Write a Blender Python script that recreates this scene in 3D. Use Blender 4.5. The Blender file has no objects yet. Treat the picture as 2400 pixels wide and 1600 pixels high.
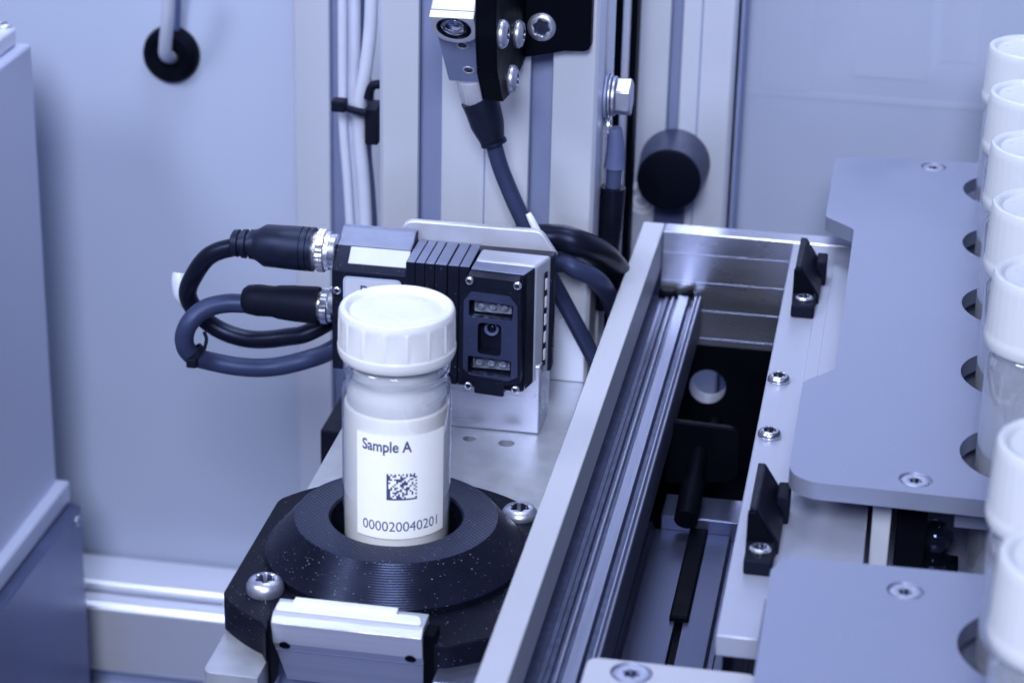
import bpy, bmesh, math, random
from mathutils import Vector, Matrix

# ------------------------------------------------------------------ camera, world, light (1 unit = 1 cm)
sc = bpy.context.scene
FPX = 5667.8
pitch, roll, yaw = math.radians(23.05), math.radians(1.348), math.radians(-9.479)
CF = Vector((math.sin(yaw)*math.cos(pitch), math.cos(yaw)*math.cos(pitch), -math.sin(pitch)))
_r = CF.cross(Vector((0, 0, 1))).normalized(); _u = _r.cross(CF)
CR = _r*math.cos(roll) + _u*math.sin(roll)
CU = -_r*math.sin(roll) + _u*math.cos(roll)
CC = Vector((12.98358, -58.85879, 30.93542))
cam = bpy.data.cameras.new('camera'); co = bpy.data.objects.new('camera', cam); sc.collection.objects.link(co)
co.matrix_world = Matrix(((CR.x, CU.x, -CF.x, CC.x), (CR.y, CU.y, -CF.y, CC.y), (CR.z, CU.z, -CF.z, CC.z), (0, 0, 0, 1)))
cam.sensor_width = 36; cam.lens = FPX/2400*36; cam.clip_start = 1; cam.clip_end = 2000
cam.dof.use_dof = True; cam.dof.focus_distance = 71.5; cam.dof.aperture_fstop = 0.165; cam.dof.aperture_blades = 7
sc.camera = co

w = bpy.data.worlds.new('World'); sc.world = w; w.use_nodes = True
bg = w.node_tree.nodes['Background']
wt = w.node_tree; tc = wt.nodes.new('ShaderNodeTexCoord'); sep = wt.nodes.new('ShaderNodeSeparateXYZ')
rmp = wt.nodes.new('ShaderNodeValToRGB'); mp = wt.nodes.new('ShaderNodeMapRange')
wt.links.new(tc.outputs['Generated'], sep.inputs[0]); wt.links.new(sep.outputs['Z'], mp.inputs[0])
mp.inputs[1].default_value = -1; mp.inputs[2].default_value = 1
wt.links.new(mp.outputs[0], rmp.inputs[0]); wt.links.new(rmp.outputs[0], bg.inputs[0])
rmp.color_ramp.elements[0].color = (0.07, 0.09, 0.19, 1)
rmp.color_ramp.elements[1].color = (0.36, 0.42, 0.68, 1)
e = rmp.color_ramp.elements.new(0.5); e.color = (0.20, 0.25, 0.47, 1)
bg.inputs[1].default_value = 0.45

def area(name, loc, aim, size, power, col, spread=180):
    l = bpy.data.lights.new(name, 'AREA'); l.shape = 'DISK'; l.size = size; l.energy = power; l.color = col; l.spread = math.radians(spread)
    o = bpy.data.objects.new(name, l); sc.collection.objects.link(o); o.location = loc
    o.rotation_euler = (Vector(aim) - Vector(loc)).to_track_quat('-Z', 'Y').to_euler()
    return o
area('key_lamp', (12, -114, 82), (0, 10, 0), 40, 198000, (0.83, 0.885, 1.0))
area('rear_fill', (-4, 25, 62), (-4, 30.5, -12), 30, 7000, (0.80, 0.88, 1.0), 62)  # added lamp, unseen; brightens the rear wall, wall hole and bottom rail
area('left_lamp', (-52, -48, 66), (0, 0, 2), 26, 42000, (0.86, 0.905, 1.0))
area('overhead_fill', (8, 0, 85), (8, 6, 0), 60, 8500, (0.82, 0.88, 1.0))  # added overhead light, unseen; puts highlights on upward faces

sc.view_settings.view_transform = 'Standard'; sc.view_settings.look = 'None'
sc.view_settings.exposure = 0.05; sc.view_settings.gamma = 1
sc.render.engine = 'CYCLES'
sc.cycles.use_denoising = True
sc.cycles.max_bounces = 10; sc.cycles.transparent_max_bounces = 24
sc.cycles.caustics_reflective = False; sc.cycles.caustics_refractive = False
sc.cycles.sample_clamp_indirect = 6

def at(px, py, ax, v):
    """A point of the photo (2400 x 1600) carried onto the plane ax = v."""
    d = CF + CR*((px-1200)/FPX) - CU*((py-800)/FPX)
    i = 'xyz'.index(ax)
    return CC + d*((v-CC[i])/d[i])

# ------------------------------------------------------------------ materials
def mat(name, col, rough=.4, metal=0., var=.06, vscale=.8, bump=0., bscale=30, stretch=(1, 1, 1), dust=0., coat=0.,
        spec=.5, wave=None, rvar=.08, dscale=9, trans=0., sss=0.):
    m = bpy.data.materials.new(name); m.use_nodes = True
    nt = m.node_tree; N = nt.nodes; L = nt.links
    p = N['Principled BSDF']
    p.inputs['Metallic'].default_value = metal
    p.inputs['Specular IOR Level'].default_value = spec
    p.inputs['Coat Weight'].default_value = coat
    if max(col) < .1: p.inputs['Specular Tint'].default_value = (.42, .52, 1, 1)
    p.inputs['Coat Roughness'].default_value = .15
    t = N.new('ShaderNodeTexCoord'); mpn = N.new('ShaderNodeMapping'); mpn.inputs['Scale'].default_value = stretch
    L.new(t.outputs['Object'], mpn.inputs[0])
    n1 = N.new('ShaderNodeTexNoise'); n1.inputs['Scale'].default_value = vscale; n1.inputs['Detail'].default_value = 7
    L.new(mpn.outputs[0], n1.inputs['Vector'])
    mr = N.new('ShaderNodeMapRange'); mr.inputs[1].default_value = .25; mr.inputs[2].default_value = .75
    mr.inputs[3].default_value = 1-var; mr.inputs[4].default_value = 1+var
    L.new(n1.outputs['Fac'], mr.inputs[0])
    mx = N.new('ShaderNodeMix'); mx.data_type = 'RGBA'; mx.blend_type = 'MULTIPLY'; mx.inputs[0].default_value = 1
    mx.inputs[6].default_value = (*col, 1); L.new(mr.outputs[0], mx.inputs[7])
    out = mx.outputs[2]
    if dust:
        vo = N.new('ShaderNodeTexVoronoi'); vo.inputs['Scale'].default_value = dscale; vo.inputs['Randomness'].default_value = 1
        L.new(t.outputs['Object'], vo.inputs['Vector'])
        nd = N.new('ShaderNodeTexNoise'); nd.inputs['Scale'].default_value = 1.3; nd.inputs['Detail'].default_value = 3
        L.new(t.outputs['Object'], nd.inputs['Vector'])
        th = N.new('ShaderNodeMath'); th.operation = 'MULTIPLY'; L.new(nd.outputs['Fac'], th.inputs[0]); th.inputs[1].default_value = .22*dust
        lt = N.new('ShaderNodeMath'); lt.operation = 'LESS_THAN'; L.new(vo.outputs['Distance'], lt.inputs[0]); L.new(th.outputs[0], lt.inputs[1])
        # only some of the cells carry a speck
        sp = N.new('ShaderNodeSeparateColor'); L.new(vo.outputs['Color'], sp.inputs[0])
        gt = N.new('ShaderNodeMath'); gt.operation = 'GREATER_THAN'; L.new(sp.outputs[0], gt.inputs[0]); gt.inputs[1].default_value = .42
        mu = N.new('ShaderNodeMath'); mu.operation = 'MULTIPLY'; L.new(lt.outputs[0], mu.inputs[0]); L.new(gt.outputs[0], mu.inputs[1])
        mu2 = N.new('ShaderNodeMath'); mu2.operation = 'MULTIPLY'; L.new(mu.outputs[0], mu2.inputs[0]); L.new(sp.outputs[1], mu2.inputs[1])
        md = N.new('ShaderNodeMix'); md.data_type = 'RGBA'; L.new(mu2.outputs[0], md.inputs[0])
        L.new(out, md.inputs[6]); md.inputs[7].default_value = (.45, .50, .68, 1); out = md.outputs[2]
    L.new(out, p.inputs['Base Color'])
    rr = N.new('ShaderNodeMapRange'); rr.inputs[1].default_value = .25; rr.inputs[2].default_value = .75
    rr.inputs[3].default_value = max(.02, rough-rvar); rr.inputs[4].default_value = min(1, rough+rvar)
    L.new(n1.outputs['Fac'], rr.inputs[0]); L.new(rr.outputs[0], p.inputs['Roughness'])
    nrm = None
    if bump:
        n2 = N.new('ShaderNodeTexNoise'); n2.inputs['Scale'].default_value = bscale; n2.inputs['Detail'].default_value = 4
        L.new(mpn.outputs[0], n2.inputs['Vector'])
        b = N.new('ShaderNodeBump'); b.inputs['Strength'].default_value = bump; b.inputs['Distance'].default_value = .02
        L.new(n2.outputs['Fac'], b.inputs['Height']); nrm = b
    if wave:
        axis, period, strength = wave
        wv = N.new('ShaderNodeTexWave'); wv.wave_type = 'BANDS'; wv.bands_direction = axis
        wv.inputs['Scale'].default_value = 2*math.pi/(20*period); wv.inputs['Distortion'].default_value = .25; wv.inputs['Detail'].default_value = 1
        L.new(t.outputs['Object'], wv.inputs['Vector'])
        b2 = N.new('ShaderNodeBump'); b2.inputs['Strength'].default_value = strength; b2.inputs['Distance'].default_value = .02
        L.new(wv.outputs['Fac'], b2.inputs['Height'])
        if nrm: L.new(nrm.outputs[0], b2.inputs['Normal'])
        nrm = b2
    if nrm: L.new(nrm.outputs[0], p.inputs['Normal'])
    if trans: p.inputs['Transmission Weight'].default_value = trans
    if sss:
        p.inputs['Subsurface Weight'].default_value = sss; p.inputs['Subsurface Radius'].default_value = (.3, .32, .4)
        p.inputs['Subsurface Scale'].default_value = .5
    return m

def clear(name, tint, fres=.5, rough=.04, base=.04, milky=0.):
    """thin clear wall: transparent, with a gloss that grows towards the edge."""
    m = bpy.data.materials.new(name); m.use_nodes = True
    nt = m.node_tree; N = nt.nodes; L = nt.links
    N.remove(N['Principled BSDF']); o = N['Material Output']
    tr = N.new('ShaderNodeBsdfTransparent'); tr.inputs[0].default_value = (*tint, 1)
    gl = N.new('ShaderNodeBsdfGlossy'); gl.inputs['Roughness'].default_value = rough; gl.inputs[0].default_value = (.9, .93, 1, 1)
    lw = N.new('ShaderNodeLayerWeight'); lw.inputs[0].default_value = fres
    n = N.new('ShaderNodeTexNoise'); n.inputs['Scale'].default_value = 1.5
    t = N.new('ShaderNodeTexCoord'); L.new(t.outputs['Object'], n.inputs['Vector'])
    b = N.new('ShaderNodeBump'); b.inputs['Strength'].default_value = .25; b.inputs['Distance'].default_value = .05
    L.new(n.outputs['Fac'], b.inputs['Height']); L.new(b.outputs[0], gl.inputs['Normal'])
    mr = N.new('ShaderNodeMapRange'); mr.inputs[3].default_value = base; mr.inputs[4].default_value = .85
    L.new(lw.outputs['Facing'], mr.inputs[0])
    mx = N.new('ShaderNodeMixShader'); L.new(mr.outputs[0], mx.inputs[0]); L.new(tr.outputs[0], mx.inputs[1]); L.new(gl.outputs[0], mx.inputs[2])
    last = mx
    if milky:
        df = N.new('ShaderNodeBsdfDiffuse'); df.inputs[0].default_value = (.78, .81, .92, 1)
        m2 = N.new('ShaderNodeMixShader'); m2.inputs[0].default_value = milky
        L.new(mx.outputs[0], m2.inputs[1]); L.new(df.outputs[0], m2.inputs[2]); last = m2
    L.new(last.outputs[0], o.inputs[0])
    return m

M = {}
M['wall'] = mat('glazed_panel', (.395, .452, .645), .24, 0, .05, .05, rvar=.06, spec=.5)
M['wallpale'] = mat('pale_reflection_and_plate', (.400, .457, .650), .4, 0, .04, .1)
M['anod'] = mat('anodised_aluminium', (.72, .76, .92), .38, .55, .05, .3, .05, 40, (1, 1, .02))
M['anodx'] = mat('anodised_rail', (.72, .76, .92), .38, .55, .05, .3, .05, 40, (.02, 1, 1))
M['groove'] = mat('slot_metal', (.26, .31, .55), .5, .3, .05, .5)
M['cabinet'] = mat('cabinet_paint', (.45, .495, .68), .42, .3, .08, .10, .08, 25, (1, 1, .25))
M['cabdark'] = mat('cabinet_dark', (.12, .145, .29), .36, .75, .35, .22, .1, 20, (1, 1, .3))
M['cabtop'] = mat('cabinet_lid', (.56, .60, .78), .4, .1, .05)
M['plate'] = mat('bead_blasted_plate', (.285, .32, .475), .40, .55, .05, .6, .12, 60, dust=.5, dscale=3)
M['ledge'] = mat('milled_ledge', (.37, .40, .55), .38, .3, .05, 1.2, .1, 40, (1, .08, 1), dust=.35, dscale=3.2)
M['rim'] = mat('satin_rim', (.475, .495, .60), .42, .25, .03, .8, .06, 40, (1, .1, 1))
M['tray'] = mat('scuffed_plate', (.43, .455, .56), .36, .5, .12, 1.6, .18, 30, (1, 1, 1), dust=.5, dscale=4)
M['inner'] = mat('inner_steel', (.33, .37, .56), .36, .92, .12, .8, .1, 30, (.15, 1, 1))
M['endwall'] = mat('end_wall_steel', (.62, .65, .80), .27, .95, .06, .8, .10, 30, (.15, 1, 1))
M['channel'] = mat('channel_steel', (.085, .10, .185), .36, .8, .18, 1.2, .2, 30, (1, .05, 1))
M['rail'] = mat('drawn_rail', (.27, .30, .45), .42, .6, .30, 1.6, .3, 26, (1, .03, 1))
M['railspeckshade'] = mat('rail_specks_and_shade', (.075, .092, .18), .45, .5, .45, 3.2, .4, 22)
M['raildirt'] = mat('dirty_rail', (.06, .075, .16), .55, .35, .45, 3.0, .4, 22)
M['dark'] = mat('dark_parts_and_shade', (.002, .0025, .005), .5, .0, .2, 1, spec=0.05)
M['black'] = mat('black_plastic', (.006, .007, .015), .38, 0, .15, 1.5, .15, 40, dust=.45, spec=0.18)
M['matte'] = mat('black_matte', (.006, .007, .015), .55, 0, .15, 1.5, .15, 50, spec=0.16)
M['rubber'] = mat('black_rubber', (.007, .009, .02), .40, 0, .2, 2, .2, 35, spec=.5)
M['bframe'] = mat('black_paint', (.0025, .003, .006), .5, 0, .2, 1, .2, 40, spec=0.06)
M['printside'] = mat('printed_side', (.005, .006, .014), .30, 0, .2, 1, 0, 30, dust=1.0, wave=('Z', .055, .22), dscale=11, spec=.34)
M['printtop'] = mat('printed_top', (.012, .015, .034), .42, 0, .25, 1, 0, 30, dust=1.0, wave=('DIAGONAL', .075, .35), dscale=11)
M['print'] = mat('printed_base', (.005, .006, .013), .45, 0, .2, 1, .1, 30, dust=1.0, wave=('DIAGONAL', .06, .2), dscale=10, spec=0.12)
M['cable'] = mat('grey_cable', (.026, .034, .085), .45, 0, .12, 1.5, .1, 30)
M['cableb'] = mat('black_cable', (.005, .006, .013), .35, 0, .2, 1.5, .12, 30, spec=0.35)
M['steel'] = mat('screw_steel', (.50, .53, .68), .36, .85, .12, 3, .1, 20)
M['socket'] = mat('socket_shade', (.05, .06, .12), .4, .8, .2, 3)  # darker steel picked inside sockets; paints the shade of the recess
M['nickel'] = mat('nickel', (.62, .65, .76), .24, .95, .12, 3, .1, 30)
M['bright'] = mat('bright_aluminium', (.52, .545, .68), .30, .85, .06, 2, .2, 40, (.04, 1, 1))
M['blockmetal'] = mat('block_metal', (.50, .53, .67), .36, .55, .14, 2.2, .3, 40, (.05, 1, 1))
M['whitecap'] = mat('white_polypropylene', (.70, .72, .79), .30, 0, .015, 1, .02, 30, sss=.25)
M['rackcap'] = mat('white_cap', (.575, .60, .69), .35, 0, .015, 1, .02, 30)
M['milk'] = mat('white_contents', (.88, .895, .95), .5, 0, .02, 1.2)
M['paper'] = mat('label_paper', (.885, .90, .955), .55, 0, .012, 3)
M['ink'] = mat('label_ink', (.045, .06, .17), .6, 0, .1, 8)
M['white'] = mat('white_plastic', (.74, .775, .89), .35, 0, .02, 1)
M['hose'] = mat('translucent_hose', (.52, .56, .74), .35, 0, .05, 1, sss=.15)
M['silver'] = mat('silver_casting', (.50, .525, .655), .40, .4, .05, 2, .4, 45)
M['silverdk'] = mat('silver_shade_and_washer', (.25, .295, .52), .45, .35, .08, 2, .4, 45)  # darker silver; paints the shade on the sensor's tilted face, also a washer
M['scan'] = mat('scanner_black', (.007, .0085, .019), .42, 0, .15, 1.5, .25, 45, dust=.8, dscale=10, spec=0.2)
M['scantoplit'] = mat('scanner_top_lit', (.17, .20, .34), .55, .1, .15, 2, .25, 45, dust=.8, dscale=10)  # lit sheen of upward faces painted into a paler base, with dust specks
M['scanface'] = mat('scanner_face', (.026, .033, .080), .4, 0, .1, 1, .1, 45, dust=.6, dscale=10)
M['glassdark'] = mat('dark_window', (.004, .005, .010), .06, 0, .2, 2)
M['led'] = mat('optic_block', (.40, .45, .62), .15, .7, .5, 6, .4, 8)
M['knob'] = mat('knob_black', (.004, .005, .011), .5, 0, .12, 2, .12, 40, spec=0.06)
M['knobside'] = mat('knob_grey', (.018, .023, .055), .5, 0, .12, 2, .12, 40)
M['heat'] = mat('grey_heatshrink', (.10, .13, .29), .5, 0, .08, 2)
M['strip'] = mat('grey_strip', (.055, .070, .17), .5, 0, .1, 1)
M['striplight'] = mat('frosted_strip', (.50, .53, .66), .35, 0, .06, 1.2, .1, 8)
M['symbol'] = mat('symbol_ink', (.30, .34, .52), .5)
M['vial'] = clear('vial_plastic', (.995, .997, 1), .34, .04, .03)
M['liner'] = clear('neck_liner', (.97, .98, 1), .4, .15, .05, .66)
M['rackvial'] = clear('rack_vial_plastic', (.93, .945, .985), .4, .08, .06, .15)
M['lens'] = clear('lens_glass', (.75, .8, .95), .4, .02, .25)

# ------------------------------------------------------------------ mesh building
class G:
    def __init__(s): s.b = bmesh.new()
    def box(s, x0, x1, y0, y1, z0, z1, rot=0):
        v = [s.b.verts.new((x, y, z)) for x in (x0, x1) for y in (y0, y1) for z in (z0, z1)]
        for f in ((0, 1, 3, 2), (4, 6, 7, 5), (0, 4, 5, 1), (2, 3, 7, 6), (0, 2, 6, 4), (1, 5, 7, 3)):
            s.b.faces.new([v[i] for i in f])
        if rot:
            c = Vector(((x0+x1)/2, (y0+y1)/2, 0))
            bmesh.ops.rotate(s.b, cent=c, matrix=Matrix.Rotation(rot, 3, 'Z'), verts=v)
        return s
    def hexa(s, lo, hi):
        """frustum-like solid from two 4-point loops"""
        v = [s.b.verts.new(p) for p in list(lo)+list(hi)]
        s.b.faces.new(v[3::-1]); s.b.faces.new(v[4:])
        for i in range(4): s.b.faces.new((v[i], v[(i+1) % 4], v[4+(i+1) % 4], v[4+i]))
        return s
    def prism(s, pts, axis, a0, a1, holes=()):
        """flat outline (two coordinates, in the order of the remaining axes) extruded along axis; holes are outlines"""
        k = 'xyz'.index(axis)
        def mk(p, a):
            q = list(p); q.insert(k, a); return s.b.verts.new(q)
        ed = []
        for loop in [pts]+list(holes):
            vs = [mk(p, a0) for p in loop]
            ed += [s.b.edges.new((vs[i], vs[(i+1) % len(vs)])) for i in range(len(vs))]
        if holes:
            r = bmesh.ops.triangle_fill(s.b, use_beauty=True, use_dissolve=False, edges=ed)
            fs = [f for f in r['geom'] if isinstance(f, bmesh.types.BMFace)]
        else:
            fs = [s.b.faces.new([e_.verts[0] for e_ in ed])]
        r = bmesh.ops.extrude_face_region(s.b, geom=fs)
        nv = [x for x in r['geom'] if isinstance(x, bmesh.types.BMVert)]
        d = [0, 0, 0]; d[k] = a1-a0
        bmesh.ops.translate(s.b, verts=nv, vec=d)
        return s
    def cyl(s, p0, p1, r0, r1=None, n=40, caps=True):
        r1 = r0 if r1 is None else r1
        p0, p1 = Vector(p0), Vector(p1); d = (p1-p0).normalized()
        a = d.orthogonal().normalized(); b = d.cross(a)
        A = [s.b.verts.new(p0+(a*math.cos(2*math.pi*i/n)+b*math.sin(2*math.pi*i/n))*r0) for i in range(n)]
        B = [s.b.verts.new(p1+(a*math.cos(2*math.pi*i/n)+b*math.sin(2*math.pi*i/n))*r1) for i in range(n)]
        for i in range(n): s.b.faces.new((A[i], A[(i+1) % n], B[(i+1) % n], B[i]))
        if caps: s.b.faces.new(A[::-1]); s.b.faces.new(B)
        return s
    def lathe(s, prof, c=(0, 0, 0), d=(0, 0, 1), n=64, up=None, ripple=None):
        """profile of (r, h) turned about the axis d through c; r = 0 closes the end"""
        c, d = Vector(c), Vector(d).normalized()
        a = (Vector(up) if up else d.orthogonal()); a = (a-d*a.dot(d)).normalized(); b = d.cross(a)
        rings = []
        for j, (r, h) in enumerate(prof):
            if r <= 1e-6: rings.append([s.b.verts.new(c+d*h)]); continue
            rg = []
            for i in range(n):
                t = 2*math.pi*i/n; rr = r*(ripple(j, t) if ripple else 1)
                rg.append(s.b.verts.new(c+d*h+(a*math.cos(t)+b*math.sin(t))*rr))
            rings.append(rg)
        for A, B in zip(rings, rings[1:]):
            if len(A) == 1 and len(B) == 1: continue
            for i in range(n):
                k = (i+1) % n
                if len(A) == 1: s.b.faces.new((A[0], B[k], B[i]))
                elif len(B) == 1: s.b.faces.new((A[i], A[k], B[0]))
                else: s.b.faces.new((A[i], A[k], B[k], B[i]))
        return s
    def tube(s, pts, r, n=18, sub=10, caps=True, flat=None):
        """smooth cable through pts; r a number or one per point"""
        P = [Vector(p) for p in pts]
        R = [r]*len(P) if not hasattr(r, '__len__') else list(r)
        Q, S = [], []
        for i in range(len(P)-1):
            p0, p1, p2, p3 = P[max(i-1, 0)], P[i], P[i+1], P[min(i+2, len(P)-1)]
            for k in range(sub):
                t = k/sub
                Q.append(.5*((2*p1)+(p2-p0)*t+(2*p0-5*p1+4*p2-p3)*t*t+(3*p1-p0-3*p2+p3)*t**3))
                S.append(R[i]*(1-t)+R[i+1]*t)
        Q.append(P[-1]); S.append(R[-1])
        T = [(Q[min(i+1, len(Q)-1)]-Q[max(i-1, 0)]).normalized() for i in range(len(Q))]
        a = T[0].orthogonal().normalized(); rings = []
        for q, t, rr in zip(Q, T, S):
            a = (a-t*a.dot(t)).normalized(); b = t.cross(a)
            rings.append([s.b.verts.new(q+(a*math.cos(2*math.pi*i/n)+b*math.sin(2*math.pi*i/n))*rr) for i in range(n)])
        for A, B in zip(rings, rings[1:]):
            for i in range(n): s.b.faces.new((A[i], A[(i+1) % n], B[(i+1) % n], B[i]))
        if caps: s.b.faces.new(rings[0][::-1]); s.b.faces.new(rings[-1])
        return s
    def build(s, name, m, parent=None, bevel=0., seg=2, smooth=35, xf=None, m2=None, pick=None, origin=None):
        if xf is not None: bmesh.ops.transform(s.b, matrix=xf, verts=s.b.verts)
        bmesh.ops.recalc_face_normals(s.b, faces=s.b.faces)
        org = Vector(parent_org(parent)) if parent is not None else (Vector(origin) if origin is not None else Vector((0, 0, 0)))
        if pick:
            for f in s.b.faces: f.material_index = 1 if pick(f) else 0
        bmesh.ops.translate(s.b, verts=s.b.verts, vec=-org)
        me = bpy.data.meshes.new(name); s.b.to_mesh(me); s.b.free()
        me.materials.append(m)
        if m2: me.materials.append(m2)
        for f in me.polygons: f.use_smooth = True
        me.set_sharp_from_angle(angle=math.radians(smooth))
        o = bpy.data.objects.new(name, me); sc.collection.objects.link(o)
        if parent is not None: o.parent = parent
        else: o.location = org
        if bevel:
            b = o.modifiers.new('edge', 'BEVEL'); b.width = bevel; b.segments = seg; b.limit_method = 'ANGLE'; b.angle_limit = math.radians(40)
            b.use_clamp_overlap = True
        return o

def parent_org(o):
    v = Vector((0, 0, 0))
    while o is not None: v += o.location; o = o.parent
    return v
def tag(o, label, cat, group=None):
    o['label'] = label; o['category'] = cat
    if group: o['group'] = group
    return o
def thing(name, label, cat, loc=(0, 0, 0), group=None):
    o = bpy.data.objects.new(name, None); o.empty_display_size = .5; sc.collection.objects.link(o); o.location = loc
    return tag(o, label, cat, group)
def struct(o): o['kind'] = 'structure'; return o
def rrect(x0, x1, y0, y1, r, n=5):
    out = []
    for cx, cy, a0 in ((x1-r, y1-r, 0), (x0+r, y1-r, 90), (x0+r, y0+r, 180), (x1-r, y0+r, 270)):
        for k in range(n+1):
            a = math.radians(a0+90*k/n); out.append((cx+r*math.cos(a), cy+r*math.sin(a)))
    return out
def circle(cx, cy, r, n=40): return [(cx+r*math.cos(2*math.pi*i/n), cy+r*math.sin(2*math.pi*i/n)) for i in range(n)]
def rpoly(pts, radii, n=5):
    """polygon with rounded corners; radii one per corner"""
    out = []; k = len(pts)
    for i, p in enumerate(pts):
        r = radii[i] if hasattr(radii, '__len__') else radii
        p = Vector(p); a = Vector(pts[i-1])-p; b = Vector(pts[(i+1) % k])-p
        if r <= 0: out.append(tuple(p)); continue
        ang = a.angle(b); d = min(r/math.tan(ang/2), a.length*.49, b.length*.49)
        A, B = p+a.normalized()*d, p+b.normalized()*d
        for j in range(n+1):
            t = j/n; out.append(tuple(A*(1-t)**2+p*2*t*(1-t)+B*t*t))
    return out

def star(r, n=6, inner=.68):
    return [(r*(1 if i % 2 == 0 else inner)*math.cos(math.pi*i/n), r*(1 if i % 2 == 0 else inner)*math.sin(math.pi*i/n)) for i in range(2*n)]
def pan_screw(name, parent, c, d, r, h, hole=.45, m=None, sink=False):
    """button or countersunk head with a six-lobe socket"""
    m = m or M['steel']; c = Vector(c); d = Vector(d).normalized()
    hr = r*hole
    if sink:
        prof = [(r*1.22, -.004), (r*1.16, -.10), (r*1.04, -.13), (r*.99, -.03), (r*.90, -.012), (hr*1.12, -.012), (hr, -.03), (hr*.95, -h), (0, -h)]
    else:
        hr *= 1.12
        prof = [(r*.96, 0), (r, h*.18), (r*.985, h*.5), (r*.86, h*.82), (max(r*.68, hr*1.2), h*.97), (hr*1.1, h*1.0), (hr, h*.94), (hr*.95, h*.2), (0, h*.2)]
    lobes = (5, 6, 7) if not sink else (6, 7)
    ax = c
    def inside(f):
        q = f.calc_center_median()-ax; return (q-d*q.dot(d)).length < hr*.90 and f.normal.length > 0
    g = G().lathe(prof, c, d, 60, ripple=lambda j, t: (.86+.14*math.cos(6*t)) if j in lobes else 1)
    o = g.build(name, m, parent, smooth=40, m2=M['socket'], pick=inside)
    return o

# ------------------------------------------------------------------ setting: rear wall and floor of the enclosure
struct(G().box(-60, 45, 31.3, 32.3, -40, 60).build('wall', M['wall']))
struct(G().box(-60, 45, -30, 31.2, -42, -40).build('floor', M['cabdark']))
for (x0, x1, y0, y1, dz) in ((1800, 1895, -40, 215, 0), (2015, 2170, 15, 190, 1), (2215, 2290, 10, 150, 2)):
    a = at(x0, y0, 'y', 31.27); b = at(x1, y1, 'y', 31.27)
    o = G().box(a.x, b.x, 31.28+dz*.004, 31.297, b.z, a.z+dz).build('wall_reflection', M['wallpale'])  # thin pale sheets paint faint reflections on the glazing
    tag(o, ('faint pale upright reflection on the rear wall, just right of the right profile', 'wide faint pale reflection on the rear wall above the rack plate',
            'narrow faint pale reflection on the rear wall beside the tall capped vials')[dz], 'reflection')
o = G().box(at(1745, 0, 'y', 31.2).x, 40, 31.285, 31.297, at(1900, 232, 'y', 31.2).z, at(1900, 218, 'y', 31.2).z).build('wall_reflection_line', M['wallpale'])  # thin sheet in the pale tone paints a reflected line on the wall
tag(o, 'faint thin horizontal reflection line across the rear wall on the right', 'ledge')

# rear bottom rail
t = thing('bottom_rail', 'long horizontal aluminium rail running low along the rear wall', 'rail', (-20, 30, -28))
G().box(-60, -3, 28.6, 31.1, -20.2, -19.75).build('top_bead', M['anodx'], t, .15)
G().box(-60, -3, 27.6, 31.1, -23.6, -20.25).build('rail_face', M['anodx'], t, .25)
G().box(-60, -3, 28.6, 31.1, -24.6, -23.6).build('slot', M['groove'], t)
G().box(-60, -3, 27.4, 31.1, -25.2, -24.6).build('lower_bead', M['anodx'], t, .15)
G().box(-60, -3, 27.5, 31.1, -32, -25.2).build('lower_face', M['groove'], t, .1)

# ------------------------------------------------------------------ upright aluminium profiles
def profile(name, label, x0, x1, y0, depth, z0, z1, slots, line=None, side=True):
    t = thing(name, label, 'profile', ((x0+x1)/2, y0+depth/2, z0), 'upright aluminium profiles')
    pts = [(x0, y0+.12), (x0+.12, y0)]
    for a, b in slots:
        pts += [(a, y0), (a, y0+.25), (a-.12, y0+.25), (a-.12, y0+1.0), (b+.12, y0+1.0), (b+.12, y0+.25), (b, y0+.25), (b, y0)]
    pts += [(x1-.12, y0), (x1, y0+.12)]
    if side:
        ym = y0+depth/2
        pts += [(x1, ym-.45), (x1-.9, ym-.45), (x1-.9, ym+.45), (x1, ym+.45)]
    pts += [(x1, y0+depth), (x0, y0+depth)]
    G().prism(pts, 'z', z0, z1).build('extrusion', M['anod'], t, .035, 2)
    for a, b in slots:
        G().box(a-.1, b+.1, y0+.9, y0+.99, z0, z1).build('slot_floor', M['groove'], t)
    if line is not None:
        G().box(line-.03, line+.03, y0-.004, y0+.1, z0, z1).build('joint_line', M['groove'], t)
    return t
profile('aluminium_profile', 'wide aluminium profile with two slots standing right behind the scanner', -3.94, 3.24, 15, 4, -2.2, 22, [(-2.62, -1.85), (1.05, 1.77)], -.40)
profile('aluminium_profile', 'aluminium profile behind the two white hoses, left of the wide one', -10.85, -6.9, 30, 1.2, -28, 16, [(-9.38, -8.4)])
profile('aluminium_profile', 'aluminium profile carrying the round black knob', 2.42, 6.62, 28, 3, -12, 22, [(4.17, 4.62)], 5.33, side=False)
# thin edge trims on the right profile
o = G().box(6.72, 6.84, 28.6, 31.2, -12, 22).build('edge_trim', M['groove']); tag(o, 'thin vertical trim along the outer edge of the knob profile', 'trim')

# black filler painting the shadowed gap between the wide profile and the knob profile
t = thing('gap_shadow_filler', 'black filler for the shadowed gap between the wide profile and the knob profile', 'channel', (3.3, 22, -8))
G().prism([(at(1425, 200, 'y', 24).x, 24), (at(1488, 200, 'y', 24).x, 24), (at(1488, 200, 'y', 24).x, 25), (at(1425, 200, 'y', 24).x, 25)], 'z', -12, 22).build('shadow_back', M['dark'], t)
G().box(at(1462, 0, 'y', 23.6).x, at(1479, 0, 'y', 23.6).x, 23.6, 23.95, -8, 22).build('bright_edge', M['anod'], t, .05)
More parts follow.
